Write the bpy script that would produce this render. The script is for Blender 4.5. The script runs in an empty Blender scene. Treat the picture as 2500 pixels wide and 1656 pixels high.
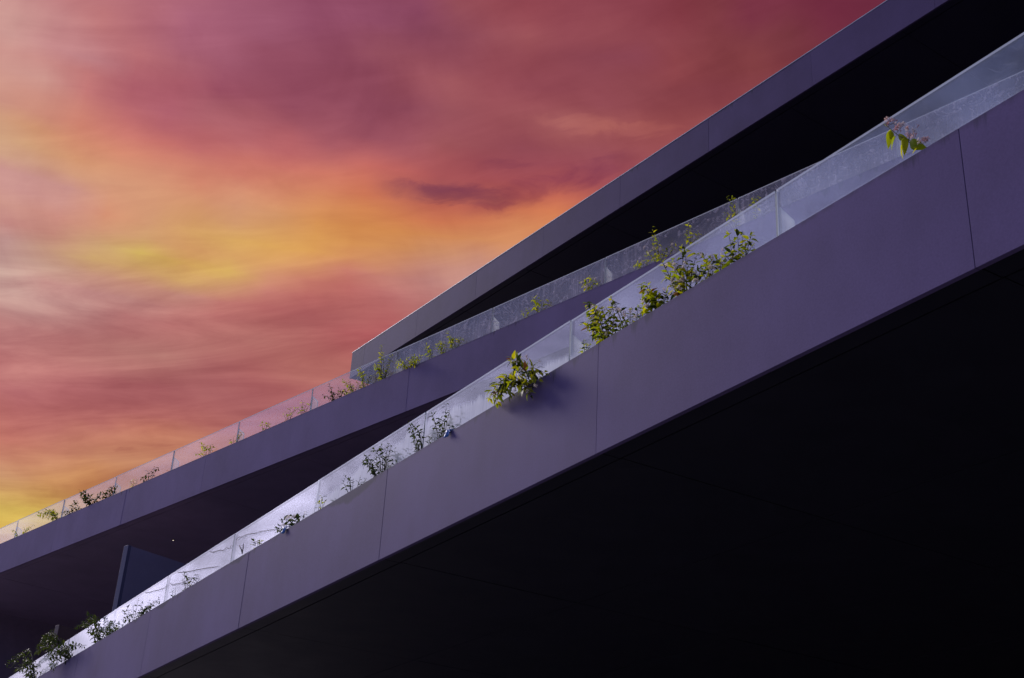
import bpy, bmesh, math, random
from mathutils import Vector, Matrix

R = math.radians
sc = bpy.context.scene
COL = sc.collection

# ------------------------------------------------------------------ camera
EYE = Vector((0.0, 0.0, 1.6))
PITCH, ROLL, LENS = R(26.5754), R(3.3176), 46.588
cd = bpy.data.cameras.new("camera"); cam = bpy.data.objects.new("camera", cd)
COL.objects.link(cam)
cd.sensor_width = 36.0; cd.lens = LENS; cd.clip_start = 0.05; cd.clip_end = 3000.0
CR = Matrix.Rotation(R(90) + PITCH, 3, 'X') @ Matrix.Rotation(ROLL, 3, 'Z')
cam.matrix_world = Matrix.Translation(EYE) @ CR.to_4x4()
sc.camera = cam

# ------------------------------------------------------------------ light
SUN_AZ, SUN_EL = -44.0, 31.0
SUND = Vector((math.sin(R(SUN_AZ)) * math.cos(R(SUN_EL)), math.cos(R(SUN_AZ)) * math.cos(R(SUN_EL)), math.sin(R(SUN_EL))))
sd = bpy.data.lights.new("sun", 'SUN'); sd.energy = 2.2; sd.angle = R(15); sd.color = (1.0, 0.91, 0.88)
so = bpy.data.objects.new("sun", sd); COL.objects.link(so)
so.rotation_euler = SUND.to_track_quat('Z', 'Y').to_euler()
so.location = (-20, 20, 30)

sc.view_settings.view_transform = 'Standard'; sc.view_settings.look = 'None'
sc.view_settings.exposure = 0.0; sc.view_settings.gamma = 1.0
sc.view_settings.use_curve_mapping = False


def lin(c):
    return tuple((v / 255 / 12.92) if v / 255 <= 0.04045 else ((v / 255 + 0.055) / 1.055) ** 2.4 for v in c)


# ---- sunset sky: colours of the cloud field by azimuth and elevation (degrees)
def azel(px, py):
    d = CR @ Vector((px - 1250.0, 828.0 - py, -3235.25)).normalized()
    return math.degrees(math.atan2(d.x, d.y)), math.degrees(math.asin(d.z))


SKY = [(26, 53, 203, 152, 146), (158, 63, 200, 140, 140), (211, 137, 200, 140, 143), (264, 53, 197, 126, 127), (370, 63, 180, 108, 120), (317, 127, 190, 115, 120),
       (475, 74, 170, 100, 122), (634, 63, 160, 92, 115), (792, 42, 148, 80, 105), (951, 42, 135, 72, 92), (1056, 63, 132, 70, 90), (1162, 42, 152, 80, 92),
       (528, 137, 168, 98, 118), (687, 148, 155, 85, 105), (845, 127, 142, 74, 95), (993, 106, 135, 70, 92), (951, 180, 140, 72, 92), (739, 211, 150, 80, 100),
       (528, 222, 158, 84, 104), (370, 211, 178, 98, 110), (211, 201, 200, 125, 122), (84, 190, 203, 150, 142), (32, 232, 203, 148, 135), (158, 264, 205, 132, 115),
       (264, 253, 190, 110, 115), (370, 253, 165, 88, 105), (528, 264, 165, 94, 104), (739, 253, 152, 82, 100), (898, 253, 142, 74, 92), (951, 317, 140, 72, 92),
       (792, 317, 158, 86, 100), (581, 317, 172, 96, 105), (422, 317, 172, 92, 104), (317, 317, 196, 112, 108), (211, 317, 208, 130, 110), (106, 327, 212, 150, 110),
       (32, 327, 205, 160, 130), (106, 370, 212, 165, 118), (211, 380, 214, 148, 112), (0, 359, 207, 165, 130), (0, 412, 200, 145, 145), (63, 401, 205, 155, 140),
       (84, 454, 200, 145, 145), (158, 486, 203, 148, 142), (264, 401, 212, 150, 118), (317, 370, 210, 130, 108), (422, 359, 198, 112, 105), (528, 370, 180, 98, 102),
       (687, 370, 178, 95, 102), (845, 370, 165, 88, 98), (1003, 370, 158, 84, 94), (898, 412, 195, 106, 98), (739, 407, 202, 114, 102), (581, 412, 203, 118, 104),
       (475, 444, 208, 130, 108), (370, 433, 208, 142, 115), (317, 475, 205, 148, 120), (422, 486, 210, 148, 112), (581, 475, 208, 140, 112), (739, 465, 208, 130, 104),
       (845, 465, 210, 124, 90), (951, 486, 210, 118, 85), (106, 507, 202, 148, 138), (158, 533, 202, 132, 120), (243, 528, 208, 138, 110), (296, 518, 212, 140, 110),
       (53, 560, 200, 140, 135), (0, 591, 198, 160, 155), (53, 613, 200, 165, 155), (106, 560, 203, 140, 130), (211, 591, 205, 160, 132), (296, 570, 207, 155, 120),
       (370, 549, 208, 155, 118), (475, 539, 212, 155, 108), (581, 528, 208, 150, 118), (687, 539, 208, 148, 105), (792, 539, 212, 145, 82), (898, 549, 210, 138, 80),
       (475, 570, 212, 165, 95), (581, 586, 212, 165, 90), (687, 591, 214, 160, 85), (792, 602, 214, 152, 80), (898, 602, 212, 145, 82), (158, 613, 208, 165, 125),
       (232, 623, 210, 175, 105), (317, 632, 212, 180, 92), (349, 623, 210, 187, 92), (422, 623, 212, 160, 105), (454, 623, 212, 150, 95), (507, 602, 208, 150, 110),
       (581, 623, 212, 158, 95), (687, 634, 212, 155, 90), (792, 623, 213, 152, 85), (898, 634, 212, 145, 95), (422, 655, 212, 170, 95), (528, 655, 213, 177, 86),
       (496, 671, 212, 174, 90), (317, 676, 206, 150, 125), (370, 681, 210, 155, 120), (634, 655, 212, 155, 105), (739, 655, 212, 148, 105), (106, 644, 204, 165, 145),
       (0, 676, 200, 165, 155), (106, 697, 190, 130, 130), (211, 708, 192, 132, 130), (317, 718, 194, 140, 134), (444, 718, 194, 140, 134), (581, 708, 192, 125, 120),
       (634, 687, 200, 130, 115), (739, 687, 190, 110, 105), (845, 676, 190, 105, 102), (898, 676, 192, 115, 110), (38, 719, 193, 150, 145), (114, 738, 188, 142, 138),
       (209, 734, 194, 148, 142), (266, 723, 195, 145, 140), (76, 757, 186, 138, 134), (19, 814, 188, 130, 128), (95, 806, 178, 115, 115), (152, 768, 188, 140, 135),
       (247, 787, 174, 105, 108), (342, 776, 174, 100, 104), (418, 765, 176, 98, 102), (342, 742, 192, 140, 134), (456, 734, 188, 125, 118), (570, 738, 178, 98, 100),
       (684, 757, 170, 90, 94), (722, 776, 166, 86, 92), (570, 776, 172, 94, 98), (646, 719, 182, 104, 102), (760, 719, 180, 98, 98), (837, 723, 180, 95, 95),
       (837, 757, 184, 115, 110), (798, 776, 182, 112, 108), (875, 795, 174, 90, 92), (38, 852, 176, 105, 108), (114, 852, 186, 122, 118), (190, 837, 186, 122, 118),
       (304, 825, 188, 126, 120), (418, 814, 186, 120, 115), (380, 806, 178, 108, 108), (266, 814, 180, 112, 112), (152, 822, 176, 108, 110), (494, 814, 184, 116, 112),
       (570, 829, 184, 114, 110), (665, 829, 188, 126, 116), (703, 814, 184, 118, 110), (760, 825, 178, 105, 102), (837, 825, 170, 88, 92), (228, 871, 186, 122, 116),
       (323, 871, 192, 138, 126), (399, 860, 192, 138, 126), (426, 883, 190, 130, 120), (513, 852, 190, 130, 120), (570, 844, 186, 120, 112), (76, 890, 184, 118, 114),
       (30, 905, 188, 122, 116), (152, 902, 178, 108, 108), (8, 883, 170, 98, 104), (266, 902, 176, 104, 106), (380, 902, 178, 106, 106), (475, 886, 166, 92, 97),
       (570, 871, 170, 94, 97), (684, 852, 168, 88, 94), (779, 852, 172, 96, 94), (760, 875, 184, 112, 104), (684, 883, 180, 112, 106), (608, 902, 176, 104, 102),
       (722, 894, 184, 118, 106), (798, 883, 182, 112, 104), (38, 936, 170, 98, 104), (152, 936, 168, 94, 100), (266, 936, 168, 96, 100), (380, 936, 168, 96, 100),
       (532, 928, 168, 98, 100), (684, 921, 172, 98, 98), (76, 985, 168, 94, 100), (228, 985, 165, 92, 96), (380, 985, 165, 94, 97), (532, 974, 165, 96, 98),
       (646, 947, 165, 92, 95), (19, 1023, 178, 102, 102), (114, 1016, 176, 102, 100), (228, 1023, 168, 94, 97), (380, 1023, 168, 94, 96), (494, 1012, 170, 98, 98),
       (19, 1050, 186, 110, 102), (114, 1050, 174, 100, 100), (228, 1050, 172, 98, 98), (342, 1050, 180, 104, 98), (437, 1042, 184, 110, 100), (76, 1080, 182, 104, 100),
       (190, 1080, 188, 110, 100), (304, 1076, 204, 128, 104), (380, 1069, 208, 134, 104), (19, 1111, 200, 116, 104), (95, 1107, 206, 130, 110), (171, 1103, 206, 144, 116),
       (266, 1095, 208, 146, 112), (304, 1100, 190, 122, 100), (380, 1095, 194, 128, 102), (342, 1111, 206, 150, 114), (418, 1084, 206, 144, 108), (19, 1137, 206, 156, 122),
       (114, 1130, 206, 150, 118), (228, 1126, 208, 152, 114), (323, 1130, 208, 150, 110), (19, 1164, 206, 156, 120), (114, 1152, 208, 150, 100), (190, 1156, 210, 148, 92),
       (266, 1152, 210, 148, 95), (38, 1190, 208, 145, 100), (133, 1183, 210, 150, 98), (209, 1183, 210, 146, 94), (19, 1210, 208, 168, 105), (95, 1210, 212, 168, 90),
       (171, 1202, 212, 164, 90), (19, 1232, 208, 178, 95), (76, 1232, 212, 176, 85), (19, 1259, 212, 190, 88), (57, 1255, 214, 184, 82), (8, 1282, 214, 190, 85),
       (30, 1289, 222, 155, 95), (926, 42, 150, 80, 108), (1006, 32, 140, 72, 100), (1085, 53, 134, 70, 92), (1138, 32, 150, 80, 88), (1217, 32, 156, 80, 88),
       (1322, 32, 150, 74, 84), (1428, 42, 140, 68, 80), (1534, 32, 136, 64, 76), (1639, 32, 130, 58, 68), (1745, 32, 122, 56, 64), (1851, 32, 116, 48, 66),
       (2009, 26, 112, 44, 64), (2115, 11, 110, 44, 64), (1111, 95, 142, 74, 88), (1164, 69, 150, 80, 90), (1270, 90, 154, 82, 88), (1375, 95, 144, 72, 82),
       (1481, 79, 146, 74, 82), (1587, 106, 140, 68, 76), (1745, 106, 124, 58, 64), (1903, 79, 116, 54, 62), (1006, 116, 148, 78, 92), (1217, 158, 148, 76, 86),
       (1322, 158, 144, 72, 82), (1428, 148, 136, 68, 80), (1534, 132, 136, 68, 84), (1639, 158, 136, 64, 70), (1798, 158, 126, 60, 64), (953, 132, 150, 82, 95),
       (1006, 174, 154, 82, 90), (953, 211, 142, 74, 92), (1021, 222, 150, 80, 92), (1111, 222, 156, 84, 90), (1217, 211, 150, 76, 86), (1322, 211, 138, 68, 80),
       (1428, 211, 138, 68, 78), (1587, 211, 134, 66, 74), (1745, 211, 130, 62, 70), (926, 264, 142, 74, 92), (1043, 275, 138, 72, 92), (1101, 275, 154, 84, 90),
       (1217, 275, 148, 76, 84), (1322, 264, 146, 74, 82), (1481, 253, 140, 70, 80), (1639, 253, 138, 68, 74), (953, 317, 150, 80, 95), (1032, 322, 158, 84, 94),
       (1164, 312, 152, 80, 88), (1270, 317, 146, 74, 82), (1338, 301, 156, 88, 90), (1402, 317, 160, 88, 88), (1507, 312, 158, 86, 86), (1613, 317, 156, 80, 82),
       (1666, 301, 150, 78, 80), (979, 370, 162, 86, 94), (1111, 359, 154, 84, 88), (1270, 359, 142, 72, 84), (1428, 349, 148, 76, 84), (1534, 349, 152, 80, 84),
       (1428, 380, 144, 74, 84), (1560, 364, 152, 78, 84), (926, 407, 192, 100, 95), (1006, 417, 190, 98, 94), (1085, 407, 172, 88, 92), (1217, 407, 146, 72, 84),
       (1243, 396, 138, 68, 82), (1164, 433, 172, 86, 90), (1243, 428, 165, 80, 88), (1322, 444, 150, 72, 86), (1402, 422, 140, 66, 82), (1481, 412, 140, 68, 82),
       (1481, 433, 155, 75, 84), (1402, 449, 165, 80, 86), (926, 438, 208, 118, 95), (990, 470, 165, 88, 88), (1048, 467, 138, 74, 88), (1111, 470, 148, 76, 88),
       (1190, 481, 148, 76, 86), (1270, 470, 160, 80, 86), (1349, 465, 185, 92, 86), (1085, 491, 205, 108, 85), (1164, 507, 202, 108, 88), (1217, 491, 190, 96, 84),
       (1296, 491, 205, 108, 84), (1375, 491, 208, 112, 82), (953, 518, 210, 128, 82), (1058, 528, 208, 116, 84), (1164, 533, 208, 120, 86), (1270, 523, 212, 122, 82),
       (1349, 518, 216, 132, 85), (926, 570, 212, 140, 78), (1006, 570, 210, 140, 80), (1111, 560, 212, 134, 84), (1217, 555, 214, 136, 88), (1296, 549, 218, 150, 100),
       (953, 618, 214, 150, 90), (1058, 607, 212, 152, 96), (1164, 597, 214, 150, 98), (1243, 586, 218, 150, 105), (926, 655, 210, 140, 115), (1006, 644, 205, 145, 125),
       (1085, 639, 206, 148, 130), (1164, 634, 205, 150, 135), (953, 687, 195, 135, 130), (1058, 681, 196, 142, 134), (1138, 671, 198, 145, 136), (926, 723, 178, 95, 98),
       (995, 713, 184, 112, 112), (1085, 702, 192, 135, 130), (926, 766, 180, 100, 100), (1006, 750, 188, 120, 116), (916, 808, 172, 85, 90), (963, 792, 176, 95, 97),
       (-250, 100, 203, 152, 142), (-250, 500, 204, 150, 140), (-250, 900, 196, 130, 122), (-250, 1200, 208, 160, 110), (-150, 1400, 216, 178, 88), (300, -200, 170, 98, 116),
       (1000, -200, 140, 74, 94), (1600, -250, 124, 56, 68), (2300, -200, 104, 42, 62), (2500, 300, 110, 46, 62), (2100, 600, 150, 78, 80), (1700, 900, 190, 120, 104),
       (1200, 1000, 186, 116, 104), (700, 1250, 206, 140, 100), (300, 1450, 214, 165, 90)]
SPL = [(*azel(a, b), lin(c)) for a, b, *c in SKY]


def skycol(az, el):
    tot = 1e-9; acc = [0.0, 0.0, 0.0]
    for a, e, c in SPL:
        q = ((az - a) / 1.15) ** 2 + ((el - e) / 0.50) ** 2
        w = math.exp(-q) + 0.02 * math.exp(-q / 9) + 1e-4 / (1 + q)
        tot += w
        for k in range(3): acc[k] += w * c[k]
    return [v / tot for v in acc]


world = bpy.data.worlds.new("World"); sc.world = world; world.use_nodes = True
wt = world.node_tree; wt.nodes.clear()


class NT:
    """small helper around a node tree"""
    def __init__(s, tree): s.t = tree

    def n(s, kind, **props):
        nd = s.t.nodes.new(kind)
        for k, v in props.items(): setattr(nd, k, v)
        return nd

    def put(s, sock, v):
        if isinstance(v, bpy.types.NodeSocket): s.t.links.new(v, sock)
        elif v is not None: sock.default_value = v

    def m(s, op, a, b=None, c=None, clamp=False):
        nd = s.n('ShaderNodeMath', operation=op, use_clamp=clamp)
        for i, v in enumerate((a, b, c)): s.put(nd.inputs[i], v)
        return nd.outputs[0]

    def v(s, op, a, b=None, c=None):
        nd = s.n('ShaderNodeVectorMath', operation=op)
        for i, x in enumerate((a, b, c)):
            if x is not None: s.put(nd.inputs[i], x)
        return nd.outputs['Value'] if op in ('DOT_PRODUCT', 'LENGTH') else nd.outputs[0]

    def rng(s, x, a, b, c=0.0, d=1.0, smooth=True):
        nd = s.n('ShaderNodeMapRange', interpolation_type='SMOOTHSTEP' if smooth else 'LINEAR')
        s.put(nd.inputs[0], x)
        for i, q in enumerate((a, b, c, d)): s.put(nd.inputs[i + 1], q)
        return nd.outputs[0]

    def xyz(s, x, y, z):
        nd = s.n('ShaderNodeCombineXYZ')
        for i, q in enumerate((x, y, z)): s.put(nd.inputs[i], q)
        return nd.outputs[0]

    def sep(s, x):
        nd = s.n('ShaderNodeSeparateXYZ'); s.put(nd.inputs[0], x); return nd.outputs

    def noise(s, vec, scale, detail=4.0, rough=0.5, dist=0.0):
        nd = s.n('ShaderNodeTexNoise')
        s.put(nd.inputs['Vector'], vec); nd.inputs['Scale'].default_value = scale
        nd.inputs['Detail'].default_value = detail; nd.inputs['Roughness'].default_value = rough
        nd.inputs['Distortion'].default_value = dist
        return nd.outputs

    def mix(s, f, a, b, blend='MIX'):
        nd = s.n('ShaderNodeMix', data_type='RGBA', blend_type=blend)
        s.put(nd.inputs[0], f)
        for i, q in ((6, a), (7, b)):
            if isinstance(q, (tuple, list)) and len(q) == 3: q = (*q, 1.0)
            s.put(nd.inputs[i], q)
        return nd.outputs[2]

    def ramp(s, f, stops, interp='LINEAR'):
        nd = s.n('ShaderNodeValToRGB'); cr = nd.color_ramp; cr.interpolation = interp
        while len(cr.elements) < len(stops): cr.elements.new(0.5)
        for e, (p, c) in zip(cr.elements, stops):
            e.position = p; e.color = (*c, 1.0) if len(c) == 3 else c
        s.put(nd.inputs[0], f)
        return nd.outputs


CLOUDS = bpy.data.node_groups.new("sunset_clouds", 'ShaderNodeTree')
for nm in ("azimuth", "elevation"): CLOUDS.interface.new_socket(nm, in_out='INPUT', socket_type='NodeSocketFloat')
CLOUDS.interface.new_socket("colour", in_out='OUTPUT', socket_type='NodeSocketColor')
G = NT(CLOUDS)
gi = G.n('NodeGroupInput'); az, el = gi.outputs[0], gi.outputs[1]
ELO, EHI, NST = 9.0, 42.0, 26
EMID = (ELO + EHI) / 2
t0 = G.m('DIVIDE', G.m('SUBTRACT', el, ELO), EMID - ELO, clamp=True)
t1 = G.m('DIVIDE', G.m('SUBTRACT', el, EMID), EHI - EMID, clamp=True)
hi = G.m('GREATER_THAN', el, EMID)
AZS = [-32 + 2.0 * i for i in range(29)]
cur = None
for i, a in enumerate(AZS):
    def stops(e0, e1): return [(k / (NST - 1), skycol(a, e0 + (e1 - e0) * k / (NST - 1))) for k in range(NST)]
    rp = G.ramp(t1, stops(EMID, EHI))[0]
    if a < 4: rp = G.mix(hi, G.ramp(t0, stops(ELO, EMID))[0], rp)
    cur = rp if cur is None else G.mix(G.rng(az, AZS[i - 1], a, smooth=False), cur, rp)
go = G.n('NodeGroupOutput'); CLOUDS.links.new(cur, go.inputs[0])

W = NT(wt)
tc = W.n('ShaderNodeTexCoord')
dx, dy, dz = W.sep(tc.outputs['Generated'])
azr = W.m('MULTIPLY', W.m('ARCTAN2', dx, dy), 57.29578)
elr = W.m('MULTIPLY', W.m('ARCSINE', dz), 57.29578)
# clouds drift in long low streaks that climb a little to the right
st = W.xyz(W.m('MULTIPLY', azr, 0.07), W.m('MULTIPLY', W.m('MULTIPLY_ADD', azr, -0.10, elr), 0.13), 3.7)
wn = W.noise(st, 2.2, 6.0, 0.55)
wr = W.sep(W.v('SUBTRACT', wn[1], (0.5, 0.5, 0.5)))
az = W.m('MULTIPLY_ADD', wr[0], 1.5, azr)
el = W.m('MULTIPLY_ADD', wr[1], 0.8, elr)
cg = W.n('ShaderNodeGroup'); cg.node_tree = CLOUDS
wt.links.new(az, cg.inputs[0]); wt.links.new(el, cg.inputs[1]); cur = cg.outputs[0]
# wisps: rippled thin sheet low down, soft billows higher up
ripple = W.xyz(W.m('MULTIPLY', azr, 0.11), W.m('MULTIPLY', W.m('MULTIPLY_ADD', azr, -0.19, elr), 0.66), 11.3)
wz = W.noise(ripple, 1.0, 9.0, 0.62, 0.7)[0]
billow = W.xyz(W.m('MULTIPLY', azr, 0.13), W.m('MULTIPLY', W.m('MULTIPLY_ADD', azr, 0.10, elr), 0.17), 8.4)
wz2 = W.noise(billow, 1.0, 6.0, 0.55, 1.2)[0]
lowk = W.rng(elr, 31, 24)
fn = W.noise(W.xyz(W.m('MULTIPLY', azr, 0.30), W.m('MULTIPLY', W.m('MULTIPLY_ADD', azr, -0.10, elr), 0.9), 2.2), 1.0, 6.0, 0.6, 0.5)
wr2 = W.sep(W.v('SUBTRACT', fn[1], (0.5, 0.5, 0.5))); wf = fn[0]
g1 = W.m('MULTIPLY', W.rng(wz, 0.30, 0.70, -1.0, 1.0, False), W.m('MULTIPLY_ADD', lowk, 0.15, 0.06))
g2 = W.m('MULTIPLY', W.rng(wz2, 0.32, 0.68, -1.0, 1.0, False), 0.07)
edge = W.noise(W.xyz(W.m('MULTIPLY', azr, 0.085), W.m('MULTIPLY', W.m('MULTIPLY_ADD', azr, -0.05, elr), 0.16), 21.7), 1.0, 5.0, 0.5, 0.2)[0]
g3 = W.rng(edge, 0.47, 0.56, -0.035, 0.035)
gain = W.m('ADD', W.m('ADD', W.m('ADD', g1, g2), g3), 1.0)
cloud = W.mix(1.0, cur, W.xyz(gain, W.m('POWER', gain, 1.5), W.m('POWER', gain, 1.25)), 'MULTIPLY')
# a few separate wisps: (azimuth, elevation) of centre, half length, half thickness, climb, tint
for wx, wy, hl, ht, climb, tint in ((1090, 469, 2.7, 0.36, 0.06, (0.64, 0.62, 0.92)), (1350, 448, 3.4, 0.52, 0.30, (0.72, 0.64, 0.88)), (1235, 402, 1.3, 0.24, 0.20, (0.80, 0.76, 0.92)),
                                    (1210, 492, 1.0, 0.16, 0.10, (0.82, 0.76, 0.95)), (1420, 306, 2.0, 0.30, 0.0, (1.18, 1.28, 1.14)), (1560, 318, 2.2, 0.26, 0.05, (1.14, 1.22, 1.1)),
                                    (306, 1100, 0.42, 0.09, 0.0, (0.84, 0.74, 0.80)), (398, 1094, 0.7, 0.10, 0.06, (0.86, 0.78, 0.84)),
                                    (490, 662, 2.4, 0.20, 0.06, (1.0, 1.03, 0.95))):
    wa, we = azel(wx, wy)
    ux = W.m('DIVIDE', W.m('SUBTRACT', azr, wa), hl)
    dv = W.m('SUBTRACT', W.m('MULTIPLY_ADD', wr2[1], 1.7, elr), W.m('MULTIPLY_ADD', ux, climb * hl, we))
    uy = W.m('DIVIDE', dv, ht)
    rr = W.m('MULTIPLY_ADD', uy, uy, W.m('MULTIPLY', ux, ux))
    mk = W.m('MULTIPLY', W.rng(rr, 2.2, 0.05), W.rng(wf, 0.32, 0.60, 0.30, 1.0))
    cloud = W.mix(mk, cloud, W.mix(1.0, cloud, tint, 'MULTIPLY'))
# the rest of the dome: clear dusk air with the sun low at the left
sky = W.n('ShaderNodeTexSky', sky_type='NISHITA', sun_disc=False)
sky.sun_elevation = R(SUN_EL); sky.sun_rotation = R(SUN_AZ); sky.dust_density = 4.0; sky.air_density = 1.2
nish = W.v('MULTIPLY', sky.outputs[0], (0.046, 0.052, 0.096))
nish = W.v('SCALE', nish); W.put(nish.node.inputs['Scale'], W.m('ADD', W.rng(wz2, 0.36, 0.64, 0.62, 1.38), W.rng(wz, 0.3, 0.7, -0.15, 0.15)))
far = W.v('ADD', nish, W.mix(wz2, (0.012, 0.010, 0.024), (0.022, 0.018, 0.038)))
inside = W.m('MULTIPLY', W.rng(azr, -44, -29), W.rng(azr, 40, 27))
inside = W.m('MULTIPLY', inside, W.rng(elr, 62, 42))
final = W.mix(inside, far, cloud)
bg = W.n('ShaderNodeBackground'); W.put(bg.inputs[0], final); bg.inputs[1].default_value = 1.0
wo = W.n('ShaderNodeOutputWorld'); wt.links.new(bg.outputs[0], wo.inputs[0])
world.cycles.sampling_method = 'MANUAL'; world.cycles.sample_map_resolution = 512

# ------------------------------------------------------------------ helpers
random.seed(11)


def band(deg):
    a = R(deg)
    return Vector((-math.sin(a), math.cos(a), 0)), Vector((math.cos(a), math.sin(a), 0))   # along (away), into the building


LOW, MID, TOP = band(31.075), band(42.452), band(34.464)


def pt(b, s, d, z):
    """a place in a terrace's own metres: along it, in from the eye, above the eye"""
    return EYE + b[0] * s + b[1] * d + Vector((0, 0, z))


def at(b, px, py, d):
    r = CR @ Vector((px - 1250.0, 828.0 - py, -3235.25))
    return EYE + r * (d / r.dot(b[1]))


def link(name, me, mats, parent=None):
    o = bpy.data.objects.new(name, me); COL.objects.link(o)
    if mats is not None:
        for m in (mats if isinstance(mats, (list, tuple)) else [mats]): me.materials.append(m)
    if parent is not None: o.parent = parent
    return o


def tag(o, label=None, cat=None, group=None, kind=None):
    if label: o['label'] = label
    if cat: o['category'] = cat
    if group: o['group'] = group
    if kind: o['kind'] = kind
    return o


def empty(name, loc):
    o = bpy.data.objects.new(name, None); COL.objects.link(o); o.location = loc; o.empty_display_size = 0.2
    return o


def pmesh(name, verts, faces, smooth=False):
    me = bpy.data.meshes.new(name); me.from_pydata([tuple(v) for v in verts], [], faces); me.update()
    if smooth:
        for p in me.polygons: p.use_smooth = True
    return me


BOXF = [(0, 3, 2, 1), (4, 5, 6, 7), (0, 1, 5, 4), (1, 2, 6, 5), (2, 3, 7, 6), (3, 0, 4, 7)]


def slab(b, s0, s1, d0, d1, z0, z1, org=Vector()):
    """box in a terrace's own metres"""
    v = [pt(b, s, d, z) - org for z in (z0, z1) for s, d in ((s0, d0), (s1, d0), (s1, d1), (s0, d1))]
    return v, BOXF


def merge(parts):
    V, F = [], []
    for v, f in parts:
        o = len(V); V += v; F += [tuple(i + o for i in q) for q in f]
    return V, F


def bevel(me, w, seg=2):
    bm = bmesh.new(); bm.from_mesh(me)
    bmesh.ops.recalc_face_normals(bm, faces=bm.faces)
    bmesh.ops.bevel(bm, geom=list(bm.edges), offset=w, segments=seg, affect='EDGES', profile=0.6)
    bm.to_mesh(me); bm.free()


def fixn(me):
    bm = bmesh.new(); bm.from_mesh(me); bmesh.ops.recalc_face_normals(bm, faces=bm.faces); bm.to_mesh(me); bm.free()


# ------------------------------------------------------------------ materials
def mat(name):
    m = bpy.data.materials.new(name); m.use_nodes = True; m.node_tree.nodes.clear()
    g = NT(m.node_tree); out = g.n('ShaderNodeOutputMaterial')
    return m, g, out


def principled(g, out, color, rough=0.6, spec=0.5, bump=None, bstr=0.2, bdist=0.01, metallic=0.0):
    p = g.n('ShaderNodeBsdfPrincipled')
    if isinstance(color, tuple) and len(color) == 3: color = (*color, 1.0)
    g.put(p.inputs['Base Color'], color); g.put(p.inputs['Roughness'], rough)
    p.inputs['Specular IOR Level'].default_value = spec; p.inputs['Metallic'].default_value = metallic
    if bump is not None:
        bn = g.n('ShaderNodeBump'); bn.inputs['Strength'].default_value = bstr; bn.inputs['Distance'].default_value = bdist
        g.put(bn.inputs['Height'], bump); g.t.links.new(bn.outputs[0], p.inputs['Normal'])
    g.t.links.new(p.outputs[0], out.inputs[0])
    return p


def fascia_material(name, b, ztop, zbot, base, stains=()):
    """painted render: soft trowel clouds, brushed streaks, dirt run-off under the top edge"""
    m, g, out = mat(name)
    P = g.v('SUBTRACT', g.n('ShaderNodeNewGeometry').outputs['Position'], tuple(EYE))
    s = g.v('DOT_PRODUCT', P, tuple(b[0])); z = g.sep(P)[2]
    oi = g.n('ShaderNodeObjectInfo').outputs['Random']
    q = g.xyz(s, g.m('MULTIPLY', oi, 30.0), z)
    big = g.noise(q, 0.9, 4, 0.55)[0]
    med = g.noise(g.xyz(g.m('MULTIPLY', s, 1.0), 0.0, g.m('MULTIPLY', z, 0.35)), 5.0, 5, 0.6)[0]
    fine = g.noise(q, 90.0, 3, 0.6)[0]
    weave = g.noise(g.xyz(g.m('MULTIPLY', s, 42.0), 0.0, g.m('MULTIPLY', z, 9.0)), 1.0, 3, 0.6)[0]
    val = g.m('ADD', g.rng(big, 0.3, 0.7, -0.13, 0.13, False), g.rng(med, 0.3, 0.7, -0.045, 0.045, False))
    val = g.m('ADD', val, g.rng(fine, 0.2, 0.8, -0.10, 0.10, False))
    val = g.m('ADD', val, g.m('MULTIPLY_ADD', oi, 0.06, 0.97))
    col = g.v('SCALE', g.mix(big, base, tuple(v * k for v, k in zip(base, (0.92, 0.95, 1.05)))))
    sn = col.node; g.put(sn.inputs['Scale'], val)
    # run-off: thin dark streaks that start at the top edge and fade after a hand's breadth
    below = g.m('SUBTRACT', ztop, z)
    drip = g.noise(g.xyz(g.m('MULTIPLY', s, 11.0), 3.3, g.m('MULTIPLY', z, 0.8)), 1.0, 4, 0.65)[0]
    patch = g.noise(g.xyz(s, 7.7, 0.0), 0.55, 2, 0.5)[0]
    reach = g.m('MULTIPLY', g.rng(drip, 0.48, 0.74, 0.0, 0.16, False), g.rng(patch, 0.45, 0.62))
    run = g.m('MULTIPLY', g.rng(g.m('SUBTRACT', reach, below), -0.02, 0.05), 0.55)
    edge = g.m('MULTIPLY', g.rng(below, 0.035, 0.0), g.rng(drip, 0.35, 0.6, 0.1, 0.45))
    tot = g.m('MAXIMUM', run, edge)
    for s0, s1, depth in stains:
        mid, hw = (s0 + s1) / 2, abs(s1 - s0) / 2
        ww = g.m('SUBTRACT', 1.0, g.m('DIVIDE', g.m('ABSOLUTE', g.m('SUBTRACT', s, mid)), hw), clamp=True)
        lim = g.m('MULTIPLY', g.m('POWER', ww, 0.5), g.m('MULTIPLY_ADD', drip, depth * 0.9, depth * 0.5))
        tot = g.m('MAXIMUM', tot, g.m('MULTIPLY', g.rng(g.m('SUBTRACT', lim, below), -0.015, 0.02), 0.6))
    # pin marks
    vo = g.n('ShaderNodeTexVoronoi'); g.put(vo.inputs['Vector'], g.xyz(s, 0.0, g.m('MULTIPLY', z, 0.7))); vo.inputs['Scale'].default_value = 2.3
    dot = g.m('MULTIPLY', g.rng(vo.outputs['Distance'], 0.026, 0.012), 0.35)
    tot = g.m('MAXIMUM', tot, dot)
    col = g.mix(tot, col, (0.045, 0.045, 0.055))
    h = g.m('ADD', g.m('MULTIPLY', fine, 0.5), g.m('MULTIPLY', weave, 0.35))
    rough = 0.60
    principled(g, out, col, rough, 0.03, h, 0.16, 0.004)
    return m


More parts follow.
